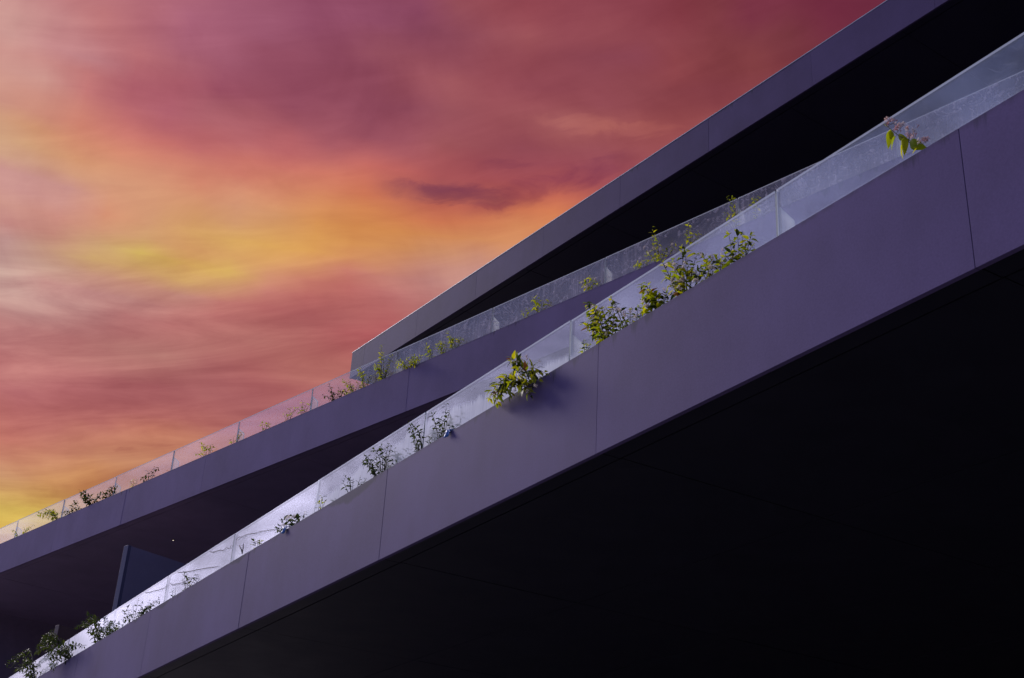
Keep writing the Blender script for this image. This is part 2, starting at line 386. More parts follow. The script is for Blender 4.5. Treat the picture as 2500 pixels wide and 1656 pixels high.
FBASE = (0.143, 0.105, 0.212)
Z1T, Z1B, Z2T, Z2B, Z3T, Z3B = 3.568, 2.853, 7.560, 6.915, 11.636, 11.058
D1, D2, D3 = 4.12, 9.90, 11.10
M_f1 = fascia_material("render_low", LOW, Z1T, Z1B, FBASE, stains=((8.70, 9.62, 0.10), (11.30, 11.75, 0.06), (13.4, 13.85, 0.07), (14.4, 14.6, 0.05)))
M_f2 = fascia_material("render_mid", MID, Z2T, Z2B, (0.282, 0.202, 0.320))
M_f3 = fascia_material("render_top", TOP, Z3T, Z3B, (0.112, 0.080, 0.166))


def simple(name, col, rough, spec=0.5, nscale=6.0, amt=0.25, bstr=0.15, metallic=0.0):
    m, g, out = mat(name)
    P = g.n('ShaderNodeNewGeometry').outputs['Position']
    n = g.noise(P, nscale, 5, 0.6)[0]
    c = g.mix(n, tuple(v * (1 - amt) for v in col), tuple(v * (1 + amt) for v in col))
    principled(g, out, c, g.rng(n, 0.2, 0.8, max(0.02, rough - 0.08), rough + 0.08, False), spec, n, bstr, 0.01, metallic)
    return m


M_core = simple("dark_concrete", (0.05, 0.043, 0.06), 0.8, 0.3)
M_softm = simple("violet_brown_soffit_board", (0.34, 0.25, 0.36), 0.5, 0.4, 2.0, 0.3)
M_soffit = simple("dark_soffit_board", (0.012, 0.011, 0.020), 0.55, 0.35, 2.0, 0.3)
M_cope = simple("coping_metal", (0.5, 0.54, 0.64), 0.35, 0.5, 9.0, 0.15, 0.05)
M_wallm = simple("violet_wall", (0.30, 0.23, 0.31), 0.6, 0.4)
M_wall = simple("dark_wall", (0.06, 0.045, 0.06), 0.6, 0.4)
M_soil = simple("planter_soil", (0.03, 0.024, 0.018), 0.95, 0.2, 30.0, 0.5, 0.8)
M_asph = simple("paving", (0.20, 0.19, 0.20), 0.85, 0.3, 3.0, 0.3, 0.4)
M_part = simple("navy_panel", (0.34, 0.27, 0.33), 0.5, 0.4, 4.0, 0.15, 0.05)
M_pedge = simple("panel_edge", (0.15, 0.13, 0.19), 0.5, 0.4, 8.0, 0.15, 0.05)
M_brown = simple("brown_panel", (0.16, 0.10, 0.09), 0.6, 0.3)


def glass_material(name, b, zlow, dirt, streak, tintd, refl_spans=(), back=0.18, ior=1.78, far_clean=1.0):
    """clear pane with a film of dust, water runs and scratches; shine follows the viewing angle"""
    m, g, out = mat(name)
    P = g.v('SUBTRACT', g.n('ShaderNodeNewGeometry').outputs['Position'], tuple(EYE))
    s = g.v('DOT_PRODUCT', P, tuple(b[0])); z = g.sep(P)[2]
    oi = g.n('ShaderNodeObjectInfo').outputs['Random']
    film = g.noise(g.xyz(s, g.m('MULTIPLY', oi, 9.0), z), 1.7, 4, 0.6)[0]
    runs = g.noise(g.xyz(g.m('MULTIPLY', s, 26.0), 0.0, g.m('MULTIPLY', z, 1.6)), 1.0, 5, 0.7)[0]
    spots = g.noise(g.xyz(g.m('MULTIPLY', s, 38.0), g.m('MULTIPLY', oi, 5.0), g.m('MULTIPLY', z, 38.0)), 1.0, 3, 0.7)[0]
    smear = g.noise(g.xyz(s, 4.0, z), 5.0, 4, 0.6, 2.2)[0]
    low = g.rng(g.m('SUBTRACT', z, zlow), 0.30, 0.0)
    clean = g.rng(s, 11.0, 17.5, 1.0, far_clean)
    d = g.m('MULTIPLY', g.rng(film, 0.25, 0.75, 0.55, 1.45, False), dirt)
    d = g.m('ADD', d, g.m('MULTIPLY', g.m('MULTIPLY', g.rng(runs, 0.45, 0.8), g.rng(film, 0.35, 0.65)), streak * 0.6))
    d = g.m('ADD', d, g.m('MULTIPLY', g.rng(spots, 0.66, 0.78), streak * 0.9))
    d = g.m('ADD', d, g.m('MULTIPLY', g.rng(smear, 0.60, 0.66), streak * 0.35))
    d = g.m('ADD', d, g.m('MULTIPLY', low, dirt * 0.6))
    sc1 = g.noise(g.xyz(g.m('MULTIPLY', s, 2.2), g.m('MULTIPLY', oi, 11.0), g.m('MULTIPLY', z, 3.0)), 1.6, 2, 0.5, 1.6)[0]
    line = g.m('MULTIPLY', g.rng(g.m('ABSOLUTE', g.m('SUBTRACT', sc1, 0.5)), 0.012, 0.002), g.rng(runs, 0.35, 0.6))
    d = g.m('ADD', d, g.m('MULTIPLY', line, streak * 0.8))
    # white cloud reflection painted as a pale coat low on some panes
    refl = 0.0
    for s0, s1, hgt in refl_spans:
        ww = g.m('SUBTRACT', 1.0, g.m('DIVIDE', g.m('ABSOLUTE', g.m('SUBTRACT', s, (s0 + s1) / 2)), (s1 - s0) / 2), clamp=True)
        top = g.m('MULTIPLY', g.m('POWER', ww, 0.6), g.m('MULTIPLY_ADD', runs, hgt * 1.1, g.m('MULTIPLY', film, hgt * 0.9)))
        refl = g.m('MAXIMUM', refl, g.m('MULTIPLY', g.rng(g.m('SUBTRACT', top, g.m('SUBTRACT', z, zlow)), -0.02, 0.05), g.rng(runs, 0.25, 0.6, 0.75, 1.0)))
    d = g.m('ADD', d, g.m('MULTIPLY', refl, 0.85))
    d = g.m('MINIMUM', g.m('MULTIPLY', d, clean), 0.97)
    df = g.n('ShaderNodeBsdfDiffuse'); dcol = g.mix(refl, tintd, (0.97, 0.98, 0.95)); g.put(df.inputs[0], dcol)
    tl = g.n('ShaderNodeBsdfTranslucent'); g.put(tl.inputs[0], dcol)
    dd = g.n('ShaderNodeMixShader'); dd.inputs[0].default_value = back
    g.t.links.new(df.outputs[0], dd.inputs[1]); g.t.links.new(tl.outputs[0], dd.inputs[2])
    tr = g.n('ShaderNodeBsdfTransparent'); tr.inputs[0].default_value = (0.955, 0.965, 0.97, 1)
    gl = g.n('ShaderNodeBsdfGlossy'); gl.inputs['Roughness'].default_value = 0.02; gl.inputs[0].default_value = (1, 1, 1, 1)
    bn = g.n('ShaderNodeBump'); bn.inputs['Strength'].default_value = 0.02; bn.inputs['Distance'].default_value = 0.01
    g.put(bn.inputs['Height'], smear); g.t.links.new(bn.outputs[0], gl.inputs['Normal'])
    fr = g.n('ShaderNodeFresnel'); bf = g.n('ShaderNodeNewGeometry').outputs['Backfacing']
    g.put(fr.inputs[0], g.rng(bf, 0.0, 1.0, ior, 1 / ior, False))
    a = g.n('ShaderNodeMixShader'); g.put(a.inputs[0], d)
    g.t.links.new(tr.outputs[0], a.inputs[1]); g.t.links.new(dd.outputs[0], a.inputs[2])
    f = g.n('ShaderNodeMixShader'); g.put(f.inputs[0], fr.outputs[0])
    g.t.links.new(a.outputs[0], f.inputs[1]); g.t.links.new(gl.outputs[0], f.inputs[2])
    g.t.links.new(f.outputs[0], out.inputs[0])
    return m


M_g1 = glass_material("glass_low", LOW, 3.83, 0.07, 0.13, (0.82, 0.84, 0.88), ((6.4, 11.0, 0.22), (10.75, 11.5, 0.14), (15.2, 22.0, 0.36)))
M_g2 = glass_material("glass_mid", MID, 7.774, 0.19, 0.95, (0.92, 0.80, 0.78), ior=1.38, far_clean=0.10)
M_fin = glass_material("glass_fin", LOW, -50.0, 0.50, 0.10, (0.90, 0.95, 0.93), back=0.7, far_clean=0.25)
mg, g_, o_ = mat("glass_edge")
d_ = g_.n('ShaderNodeBsdfDiffuse'); d_.inputs[0].default_value = (0.88, 0.94, 0.92, 1)
t_ = g_.n('ShaderNodeBsdfTranslucent'); t_.inputs[0].default_value = (0.88, 0.94, 0.92, 1)
x_ = g_.n('ShaderNodeMixShader'); x_.inputs[0].default_value = 0.5
for a_, b_ in ((d_.outputs[0], x_.inputs[1]), (t_.outputs[0], x_.inputs[2]), (x_.outputs[0], o_.inputs[0])): mg.node_tree.links.new(a_, b_)
M_gedge = mg
M_pedge2, g_, o_ = mat("pane_edge")
d_ = g_.n('ShaderNodeBsdfDiffuse'); d_.inputs[0].default_value = (0.42, 0.48, 0.52, 1)
t_ = g_.n('ShaderNodeBsdfTranslucent'); t_.inputs[0].default_value = (0.55, 0.60, 0.64, 1)
x_ = g_.n('ShaderNodeMixShader'); x_.inputs[0].default_value = 0.55
for a_, b_ in ((d_.outputs[0], x_.inputs[1]), (t_.outputs[0], x_.inputs[2]), (x_.outputs[0], o_.inputs[0])): M_pedge2.node_tree.links.new(a_, b_)

# ------------------------------------------------------------------ ground
gme = pmesh("ground", [(-600, -600, 0), (600, -600, 0), (600, 600, 0), (-600, 600, 0)], [(0, 1, 2, 3)])
tag(link("ground", gme, M_asph), kind="structure")

# ------------------------------------------------------------------ the building
bld = empty("terraced_building", pt(LOW, 8, 9, -1.6))
tag(bld, "modern building with three stepped violet-grey terrace bands and black soffits", "building")
BO = bld.location.copy()


def bpart(name, vf, m, parent=None, kind=None, smooth=False):
    me = pmesh(name, *vf); fixn(me)
    o = link(name, me, m, parent or bld)
    if kind: o['kind'] = kind
    return o


def seat(o, loc):
    o.location = loc; return o


def fascia(b, D, zt, zb, s_seam, pitch, smin, smax, m, label, coping=False, skip=()):
    """a terrace edge: concrete upstand behind, one rendered panel per bay with an open joint between"""
    core = bpart("terrace_fascia", slab(b, smin, smax, D + 0.031, D + 0.21, zb + 0.058, zt - 0.02, BO), M_core)
    core['label'] = label
    k = math.floor((smin - s_seam) / pitch)
    cuts = [smin] + [s_seam + i * pitch for i in range(k, k + 80) if smin + .05 < s_seam + i * pitch < smax - .05 and i not in skip] + [smax]
    for a, c in zip(cuts, cuts[1:]):
        j = 0.0012
        org = pt(b, (a + c) / 2, D, (zt + zb) / 2)
        v, f = slab(b, a + j, c - j, D, D + 0.0295, zb, zt, org)
        # panels never sit perfectly flush
        t1, t2 = random.uniform(-.0015, .0015), random.uniform(-.0015, .0015)
        for i, q in enumerate(v):
            sdir = (q.dot(b[0]) > 0)
            q += b[1] * (t1 if sdir else t2)
        me = pmesh("fascia_panel", v, f); bevel(me, 0.0013, 1)
        o = link("fascia_panel", me, m, core); o.location = org - BO
    if coping:
        v, f = slab(b, smin - 0.004, smax + 0.012, D - 0.003, D + 0.30, zt + 0.002, zt + 0.013, BO)
        bpart("coping", (v, f), M_cope, core)
    return core


def soffit(b, D, zb, smin, smax, depth, s_seam, pitch, wid, M_soffit=M_soffit):
    """edge strip, shadow gap and main boards under a terrace"""
    base = bpart("soffit", slab(b, smin, smax, D + 0.05, D + depth, zb + 0.06, zb + 0.20, BO), M_core)
    k = math.floor((smin - s_seam) / pitch)
    while s_seam + k * pitch < smax - 0.05:
        a, c = max(smin, s_seam + k * pitch) + .004, min(smax, s_seam + (k + 1) * pitch) - .004
        bpart("soffit_edge_strip", slab(b, a, c, D + 0.034, D + wid, zb + 0.014, zb + 0.055, BO), M_soffit, base)
        d = D + wid + 0.016; i = 0
        while d < D + depth - 0.1:
            d2 = min(d + 1.6, D + depth)
            bpart("soffit_board", slab(b, a, c, d + .003, d2 - .003, zb + 0.018 + random.uniform(0, .003), zb + 0.055, BO), M_soffit, base)
            d = d2; i += 1
        k += 1
    return base


SM1, SM2, SM3 = 3.109, 17.884, 12.0
P1, P2, P3 = 2.72, 2.53, 1.977
fascia(LOW, D1, Z1T, Z1B, SM1, P1, -14.0, 29.0, M_f1, "lowest and nearest terrace band, tall violet-grey panels")
fascia(MID, D2, Z2T, Z2B, SM2, P2, -8.0, 28.6, M_f2, "middle terrace band turned away from the others", skip=(-1, -3, -5, -7))
fascia(TOP, D3, Z3T, Z3B, 21.87 - P3 * 12 - 0.52, P3, -12.0, 21.87, M_f3, "top roof band ending in a sharp corner against the sky", coping=True)
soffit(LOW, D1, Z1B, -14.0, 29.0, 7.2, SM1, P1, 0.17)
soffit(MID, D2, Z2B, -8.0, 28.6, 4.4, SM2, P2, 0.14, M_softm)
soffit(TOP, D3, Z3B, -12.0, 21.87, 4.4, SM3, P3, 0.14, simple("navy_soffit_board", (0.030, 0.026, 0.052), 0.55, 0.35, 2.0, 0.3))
# planter troughs and floor slabs behind the bands
bpart("planter_soil", slab(LOW, -14, 28.95, D1 + 0.212, D1 + 0.55, Z1B + 0.3, Z1T - 0.045, BO), M_soil)
bpart("planter_soil", slab(MID, -8, 28.55, D2 + 0.212, D2 + 0.55, Z2B + 0.3, Z2T - 0.045, BO), M_soil)
bpart("floor_slab", slab(LOW, -14, 28.95, D1 + 0.552, D1 + 7.1, Z1B + 0.21, Z1B + 0.36, BO), M_core)
bpart("floor_slab", slab(MID, -8, 28.55, D2 + 0.552, D2 + 9.0, Z2B + 0.21, Z2B + 0.36, BO), M_core)
bpart("roof_slab", slab(TOP, -12, 21.85, D3 + 0.212, D3 + 9.0, Z3B + 0.21, Z3T - 0.03, BO), M_core)
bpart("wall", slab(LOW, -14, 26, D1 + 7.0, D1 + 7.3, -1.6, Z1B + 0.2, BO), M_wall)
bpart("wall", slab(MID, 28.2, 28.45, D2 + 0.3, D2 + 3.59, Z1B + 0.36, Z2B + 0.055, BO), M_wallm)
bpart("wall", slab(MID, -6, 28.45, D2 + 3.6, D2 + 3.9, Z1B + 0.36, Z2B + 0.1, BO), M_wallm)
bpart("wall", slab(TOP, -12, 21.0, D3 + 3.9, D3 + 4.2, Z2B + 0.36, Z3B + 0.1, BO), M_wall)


# ------------------------------------------------------------------ glass balustrades
def balustrade(b, D, zlow, ztop, s_seam, pitch, smin, smax, m, label, finz):
    n0 = math.ceil((smin - s_seam) / pitch); n1 = math.floor((smax - s_seam) / pitch)
    root = empty("glass_balustrade", pt(b, s_seam + n0 * pitch, D, zlow))
    tag(root, label, "balustrade", "glass balustrades on the terraces")
    o0 = root.location
    for k in range(n0, n1):
        a, c = s_seam + k * pitch + 0.007, s_seam + (k + 1) * pitch - 0.007
        org = pt(b, (a + c) / 2, D, zlow)
        dz = random.uniform(-.004, .004); tilt = random.uniform(-.004, .004)
        v, f = slab(b, a, c, D, D + 0.015, zlow, ztop + dz, org)
        for q in v:
            if q.z > 0.2: q += b[1] * tilt
        me = pmesh("glass_pane", v, f); fixn(me)
        me.materials.append(m); me.materials.append(M_pedge2)
        for p in me.polygons:
            p.material_index = 0 if abs(p.normal.dot(b[1])) > 0.9 else 1
        o = link("glass_pane", me, None, root); o.location = org - o0
    for k in range(n0, n1 + 1):
        s = s_seam + k * pitch
        org = pt(b, s, D + 0.02, zlow)
        t = 0.011
        prof = [(0.0, 0.0), (0.105, 0.0), (0.105, finz - 0.05 - zlow), (0.0, finz - zlow)]
        v = [b[0] * q + b[1] * d + Vector((0, 0, z)) for q in (-t, t) for d, z in prof]
        f = [(0, 1, 2, 3), (7, 6, 5, 4)] + [(i, i + 4, (i + 1) % 4 + 4, (i + 1) % 4) for i in range(4)]
        me = pmesh("glass_fin", v, f); fixn(me)
        me.materials.append(M_fin); me.materials.append(M_gedge)
        for p in me.polygons: p.material_index = 0 if abs(p.normal.dot(b[0])) > 0.9 else 1
        o = link("glass_fin", me, None, root); o.location = org - o0
    return root


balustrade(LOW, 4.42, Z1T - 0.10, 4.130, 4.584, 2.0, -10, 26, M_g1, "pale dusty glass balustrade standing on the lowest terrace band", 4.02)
balustrade(MID, 10.18, Z2T - 0.10, 8.137, 7.549, 1.993, -6, 27.6, M_g2, "scratched glass balustrade on the middle band, sunset showing through its far panes", 8.01)

# ------------------------------------------------------------------ screens behind the low balustrade, lamp
def screen(name, p_top, az, width, zbot, thick, label, face, edge):
    d = Vector((math.sin(R(az)), math.cos(R(az)), 0)); n = Vector((d.y, -d.x, 0))
    root = empty(name, Vector((p_top.x, p_top.y, zbot)))
    h = p_top.z - zbot
    v = [d * a + n * c + Vector((0, 0, z)) for z in (0, h) for a, c in ((0.02, 0), (width, 0), (width, thick), (0.02, thick))]
    me = pmesh("panel_board", v, BOXF); bevel(me, 0.004); link("panel_board", me, face, root)
    v = [d * a + n * c + Vector((0, 0, z)) for z in (0, h + .002) for a, c in ((-0.035, -0.004), (0.019, -0.004), (0.019, thick + 0.004), (-0.035, thick + 0.004))]
    me = pmesh("edge_trim", v, BOXF); bevel(me, 0.004); link("edge_trim", me, edge, root)
    tag(root, label, "screen")
    return root


zfl = EYE.z + Z1B + 0.36
pT = at(LOW, 308, 1335, 5.15)
screen("partition_screen", pT, 40, 2.9, zfl, 0.10, "dark navy partition screen with pale edge, standing behind the low balustrade", M_part, M_pedge)
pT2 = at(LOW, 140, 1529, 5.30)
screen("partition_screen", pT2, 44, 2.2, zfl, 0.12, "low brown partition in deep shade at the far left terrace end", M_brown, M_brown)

r = CR @ Vector((423 - 1250.0, 828.0 - 1319, -3235.25)); lp = EYE + r * ((Z2B + 0.018) / r.z)
lamp = empty("soffit_downlight", lp); tag(lamp, "tiny lit downlight set in the dark soffit of the middle terrace", "downlight")


def ring(r0, r1, z0, z1, n=16):
    V, F = [], []
    for i in range(n):
        a = 2 * math.pi * i / n
        for rr, zz in ((r0, z0), (r1, z0), (r1, z1), (r0, z1)): V.append(Vector((math.cos(a) * rr, math.sin(a) * rr, zz)))
    for i in range(n):
        for k in range(4): F.append((i * 4 + k, i * 4 + (k + 1) % 4, ((i + 1) % n) * 4 + (k + 1) % 4, ((i + 1) % n) * 4 + k))
    return V, F


me = pmesh("trim_ring", *ring(0.018, 0.03, -0.010, 0.0)); fixn(me); link("trim_ring", me, M_core, lamp)
ml, g_, o_ = mat("lamp_glow"); e_ = g_.n('ShaderNodeEmission'); e_.inputs[0].default_value = (1, 0.85, 0.65, 1); e_.inputs[1].default_value = 2.5
ml.node_tree.links.new(e_.outputs[0], o_.inputs[0])
V = [Vector((math.cos(i * math.pi / 8) * .018, math.sin(i * math.pi / 8) * .018, -0.004)) for i in range(16)]
link("lens", pmesh("lens", V, [tuple(range(15, -1, -1))]), ml, lamp)


# ------------------------------------------------------------------ plants
def leaf_mat(name, col, var, trans):
    m, g, out = mat(name)
    oi = g.n('ShaderNodeObjectInfo').outputs['Random']
    P = g.n('ShaderNodeTexCoord').outputs['Object']
    at_ = g.n('ShaderNodeAttribute'); at_.attribute_name = "tone"
    n = g.noise(P, 40.0, 3, 0.6)[0]
    k = g.m('ADD', g.m('MULTIPLY', oi, 0.75), g.m('MULTIPLY', at_.outputs['Fac'], 0.75))
    k = g.m('FRACT', g.m('MULTIPLY', k, 1.37))
    c = g.mix(k, col, var)
    c = g.mix(g.rng(n, 0.35, 0.75, 0.0, 0.35), c, tuple(v * 0.55 for v in col))
    p = g.n('ShaderNodeBsdfPrincipled'); g.put(p.inputs['Base Color'], c); p.inputs['Roughness'].default_value = 0.42
    p.inputs['Specular IOR Level'].default_value = 0.25
    t = g.n('ShaderNodeBsdfTranslucent'); g.put(t.inputs[0], g.v('MULTIPLY', c, trans))
    x = g.n('ShaderNodeMixShader'); x.inputs[0].default_value = 0.55
    g.t.links.new(p.outputs[0], x.inputs[1]); g.t.links.new(t.outputs[0], x.inputs[2]); g.t.links.new(x.outputs[0], out.inputs[0])
    return m


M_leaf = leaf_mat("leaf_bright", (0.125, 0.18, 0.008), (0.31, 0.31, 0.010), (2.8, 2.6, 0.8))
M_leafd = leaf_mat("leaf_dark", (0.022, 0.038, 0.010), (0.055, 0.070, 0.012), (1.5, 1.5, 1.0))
M_leafr = leaf_mat("leaf_russet", (0.17, 0.07, 0.03), (0.13, 0.11, 0.02), (1.6, 1.3, 1.0))
M_stem = simple("stem_bark", (0.075, 0.065, 0.035), 0.7, 0.3, 60, 0.3)
M_twig_refl = simple("twig_and_reflection", (0.20, 0.16, 0.15), 0.8, 0.2, 60, 0.3)  # shared by the bare twigs and the modelled reflection lines
M_pet = leaf_mat("petal", (0.62, 0.50, 0.50), (0.75, 0.68, 0.60), (1.0, 1.0, 1.0))
M_pink = leaf_mat("petal_pink", (0.60, 0.28, 0.28), (0.72, 0.50, 0.45), (1.0, 1.0, 1.0))


def leaf_shape(w, fold, droop, wave, ph):
    """unit leaf: base at origin, tip at +Y, upper side +Z"""
    N = 6; V = []; F = []
    for i in range(N + 1):
        t = i / N
        hw = w * (math.sin(math.pi * min(1, t ** 0.78)) ** 0.85) * (1 - 0.25 * t) if 0 < t < 1 else 0.004
        z = -droop * t * t; y = t * (1 - 0.22 * droop * t)
        wv = wave * math.sin(7 * t + ph)
        V += [Vector((-hw, y, z + fold * hw + wv * hw)), Vector((0, y, z)), Vector((hw, y, z + fold * hw - wv * hw))]
    for i in range(N):
        a = 3 * i
        F += [(a, a + 1, a + 4, a + 3), (a + 1, a + 2, a + 5, a + 4)]
    return V, F


LS = [leaf_shape(0.22, 0.35, 0.25, 0.10, 0.0), leaf_shape(0.25, 0.20, 0.45, 0.15, 1.0), leaf_shape(0.18, 0.5, 0.10, 0.12, 2.0), leaf_shape(0.24, 0.3, 0.6, 0.1, 3.0)]
LM = {}
for key, m in (('b', M_leaf), ('d', M_leafd), ('r', M_leafr)):
    LM[key] = []
    for v, f in LS:
        me = pmesh("leaf", v, f, True); me.materials.append(m); LM[key].append(me)


def flower_shape():
    V, F = [], []
    def tube(r0, r1, z0, z1, n=5):
        o = len(V)
        for i in range(n):
            a = 2 * math.pi * i / n
            V.append(Vector((r0 * math.cos(a), r0 * math.sin(a), z0))); V.append(Vector((r1 * math.cos(a), r1 * math.sin(a), z1)))
        for i in range(n):
            j = (i + 1) % n; F.append((o + 2 * i, o + 2 * j, o + 2 * j + 1, o + 2 * i + 1))
    tube(0.05, 0.09, 0.0, 0.6)
    for i in range(5):
        a = 2 * math.pi * i / 5 + 0.2; c, s = math.cos(a), math.sin(a); o = len(V)
        px, py = -s, c
        V.extend([Vector((0.08 * c, 0.08 * s, 0.58)), Vector((0.33 * c + .14 * px, 0.33 * s + .14 * py, 0.78)), Vector((0.62 * c, 0.62 * s, 0.70)), Vector((0.33 * c - .14 * px, 0.33 * s - .14 * py, 0.78))])
        F.append((o, o + 1, o + 2, o + 3))
    return V, F


FV, FF = flower_shape()
FM = {}
for key, m in (('w', M_pet), ('p', M_pink)):
    me = pmesh("flower", FV, FF, True); me.materials.append(m); FM[key] = me


def frame_of(axis, up):
    y = axis.normalized(); x = y.cross(up)
    if x.length < 1e-4: x = y.cross(Vector((1, 0, 0.3)))
    x.normalize(); z = x.cross(y)
    return Matrix((x, y, z)).transposed()


def tube(path, r0, r1, n=5):
    V, F = [], []
    L = len(path)
    for i, p in enumerate(path):
        t = (path[min(i + 1, L - 1)] - path[max(i - 1, 0)]).normalized()
        a = t.cross(Vector((0.3, 0.2, 1))).normalized(); c = t.cross(a)
        rr = r0 + (r1 - r0) * i / (L - 1)
        for k in range(n):
            q = 2 * math.pi * k / n; V.append(p + (a * math.cos(q) + c * math.sin(q)) * rr)
    for i in range(L - 1):
        for k in range(n):
            F.append((i * n + k, i * n + (k + 1) % n, (i + 1) * n + (k + 1) % n, (i + 1) * n + k))
    F += [tuple(range(n - 1, -1, -1)), tuple((L - 1) * n + k for k in range(n))]
    return V, F


def spline(pts, n):
    out = []
    P = [pts[0]] + list(pts) + [pts[-1]]
    for i in range(1, len(P) - 2):
        for k in range(n):
            t = k / n; a, b_, c, d = P[i - 1], P[i], P[i + 1], P[i + 2]
            out.append(0.5 * ((2 * b_) + (c - a) * t + (2 * a - 5 * b_ + 4 * c - d) * t * t + (3 * b_ - a - 3 * c + d) * t ** 3))
    out.append(pts[-1].copy())
    return out


class Plant:
    def __init__(s, name, base, label, cat="plant", group=None, seed=0):
        s.root = empty(name, base); tag(s.root, label, cat, group)
        s.o = s.root.location.copy(); s.stems = []; s.small = []; s.tone = []; s.rnd = random.Random(seed)

    def stem(s, path, r0, r1): s.stems.append(tube([p - s.o for p in path], r0, r1, 4))

    def leaf(s, p, axis, up, size, key='b'):
        o = bpy.data.objects.new("leaf", s.rnd.choice(LM[key])); COL.objects.link(o); o.parent = s.root
        m = frame_of(axis, up).to_4x4(); m.translation = p - s.o
        o.matrix_local = m @ Matrix.Diagonal((size * s.rnd.uniform(.85, 1.15), size, size, 1))

    def sleaf(s, p, axis, up, size):
        m = frame_of(axis, up); v, f = s.rnd.choice(LS)
        s.small.append(([m @ (q * size) + p - s.o for q in v], f)); s.tone.append((len(v), s.rnd.random()))

    def flower(s, p, axis, size, key='w'):
        o = bpy.data.objects.new("flower", FM[key]); COL.objects.link(o); o.parent = s.root
        z = axis.normalized(); x = z.orthogonal().normalized(); y = z.cross(x)
        m = Matrix((x, y, z)).transposed().to_4x4(); m.translation = p - s.o
        o.matrix_local = m @ Matrix.Diagonal((size, size, size, 1))

    def finish(s, dark=False):
        if s.stems: link("stem", pmesh("stem", *merge(s.stems), True), M_stem, s.root)
        if s.small:
            me = pmesh("foliage", *merge(s.small), True)
            a = me.attributes.new("tone", 'FLOAT', 'POINT'); i = 0
            for n, t in s.tone:
                for k in range(n): a.data[i + k].value = t
                i += n
            o = link("foliage", me, M_leafd if dark else M_leaf, s.root); o['kind'] = "stuff"


UP = Vector((0, 0, 1))


def bush(b, base, tips, label, size, dens, name="climbing_shrub", out=(0.0, 0.05), big=True, key='b', flowers=0, fkey='w',
         dark=False, seed=1, dbase=0.27, D=D1, group=None, droop=0.3, fsize=0.022, start=0.25, dmax=None):
    """stems from the planter to each tip (photograph's places, on the terrace's own plane), leaves in pairs along them"""
    bp = at(b, *base, D + dbase); bp.z = min(bp.z, EYE.z + (Z1T if b is LOW else Z2T) - 0.03)
    P = Plant(name, bp, label, group=group, seed=seed); rn = P.rnd
    ndir = -b[1]
    for tx, ty in tips:
        o = rn.uniform(*out)
        tp = at(b, tx, ty, D + dbase - o) if dmax is None else at(b, tx, ty, min(D + dbase - o, dmax))
        d = tp - bp; L = d.length
        mid = bp + d * 0.5 + UP * L * rn.uniform(0.05, 0.22) + b[0] * rn.uniform(-.06, .06) * L
        if dmax is not None: mid += ndir * 0.12
        path = spline([bp, mid, tp], 5)
        P.stem(path, 0.0032 + 0.002 * L, 0.0012)
        n = max(3, int(dens * L / size)); prev = rn.random() * 6.28
        for i in range(n + 1):
            t = start + (1 - start) * i / n; q = t * (len(path) - 1); k = min(int(q), len(path) - 2)
            p = path[k].lerp(path[k + 1], q - k); tg = (path[k + 1] - path[k]).normalized()
            prev += 1.57 + rn.uniform(-.4, .4)
            for side in (0, math.pi):
                if rn.random() < 0.13: continue
                a = prev + side
                e1 = tg.cross(UP); e1 = e1.normalized() if e1.length > 1e-3 else b[0]; e2 = tg.cross(e1)
                ax = (e1 * math.cos(a) + e2 * math.sin(a)) * 0.9 + tg * rn.uniform(.25, .8) - UP * droop * rn.random() + ndir * 0.2
                up = UP + Vector((rn.uniform(-.7, .7), rn.uniform(-.7, .7), 0)) - b[1] * 0.35
                sz = size * rn.uniform(0.6, 1.2) * (1 - 0.35 * (t > 0.85))
                pk = p + ax.normalized() * sz * 0.12
                kk = key
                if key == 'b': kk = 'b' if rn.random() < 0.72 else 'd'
                if big: P.leaf(pk, ax, up, sz, 'r' if rn.random() < 0.03 else kk)
                else: P.sleaf(pk, ax, up, sz)
        # growing point
        if big:
            for _ in range(2): P.leaf(tp, (path[-1] - path[-3]) + Vector((rn.uniform(-.04, .04),) * 3), UP - b[1] * .4, size * .6, key)
    for _ in range(flowers):
        tx, ty = rn.choice(tips); t = rn.uniform(.55, 1.05)
        px, py = base[0] + (tx - base[0]) * t + rn.uniform(-9, 9), base[1] + (ty - base[1]) * t + rn.uniform(-10, 6)
        c = at(b, px, py, D + dbase - rn.uniform(*out) - 0.02) if dmax is None else at(b, px, py, dmax - 0.02)
        for _k in range(rn.randint(2, 4)):
            ax = UP * rn.uniform(-.2, 1) + ndir * rn.uniform(.0, .8) + b[0] * rn.uniform(-.8, .8)
            P.flower(c + Vector((rn.uniform(-.012, .012), rn.uniform(-.012, .012), rn.uniform(-.012, .012))), ax, fsize * rn.uniform(.7, 1.2), fkey)
    P.finish(dark)
    return P


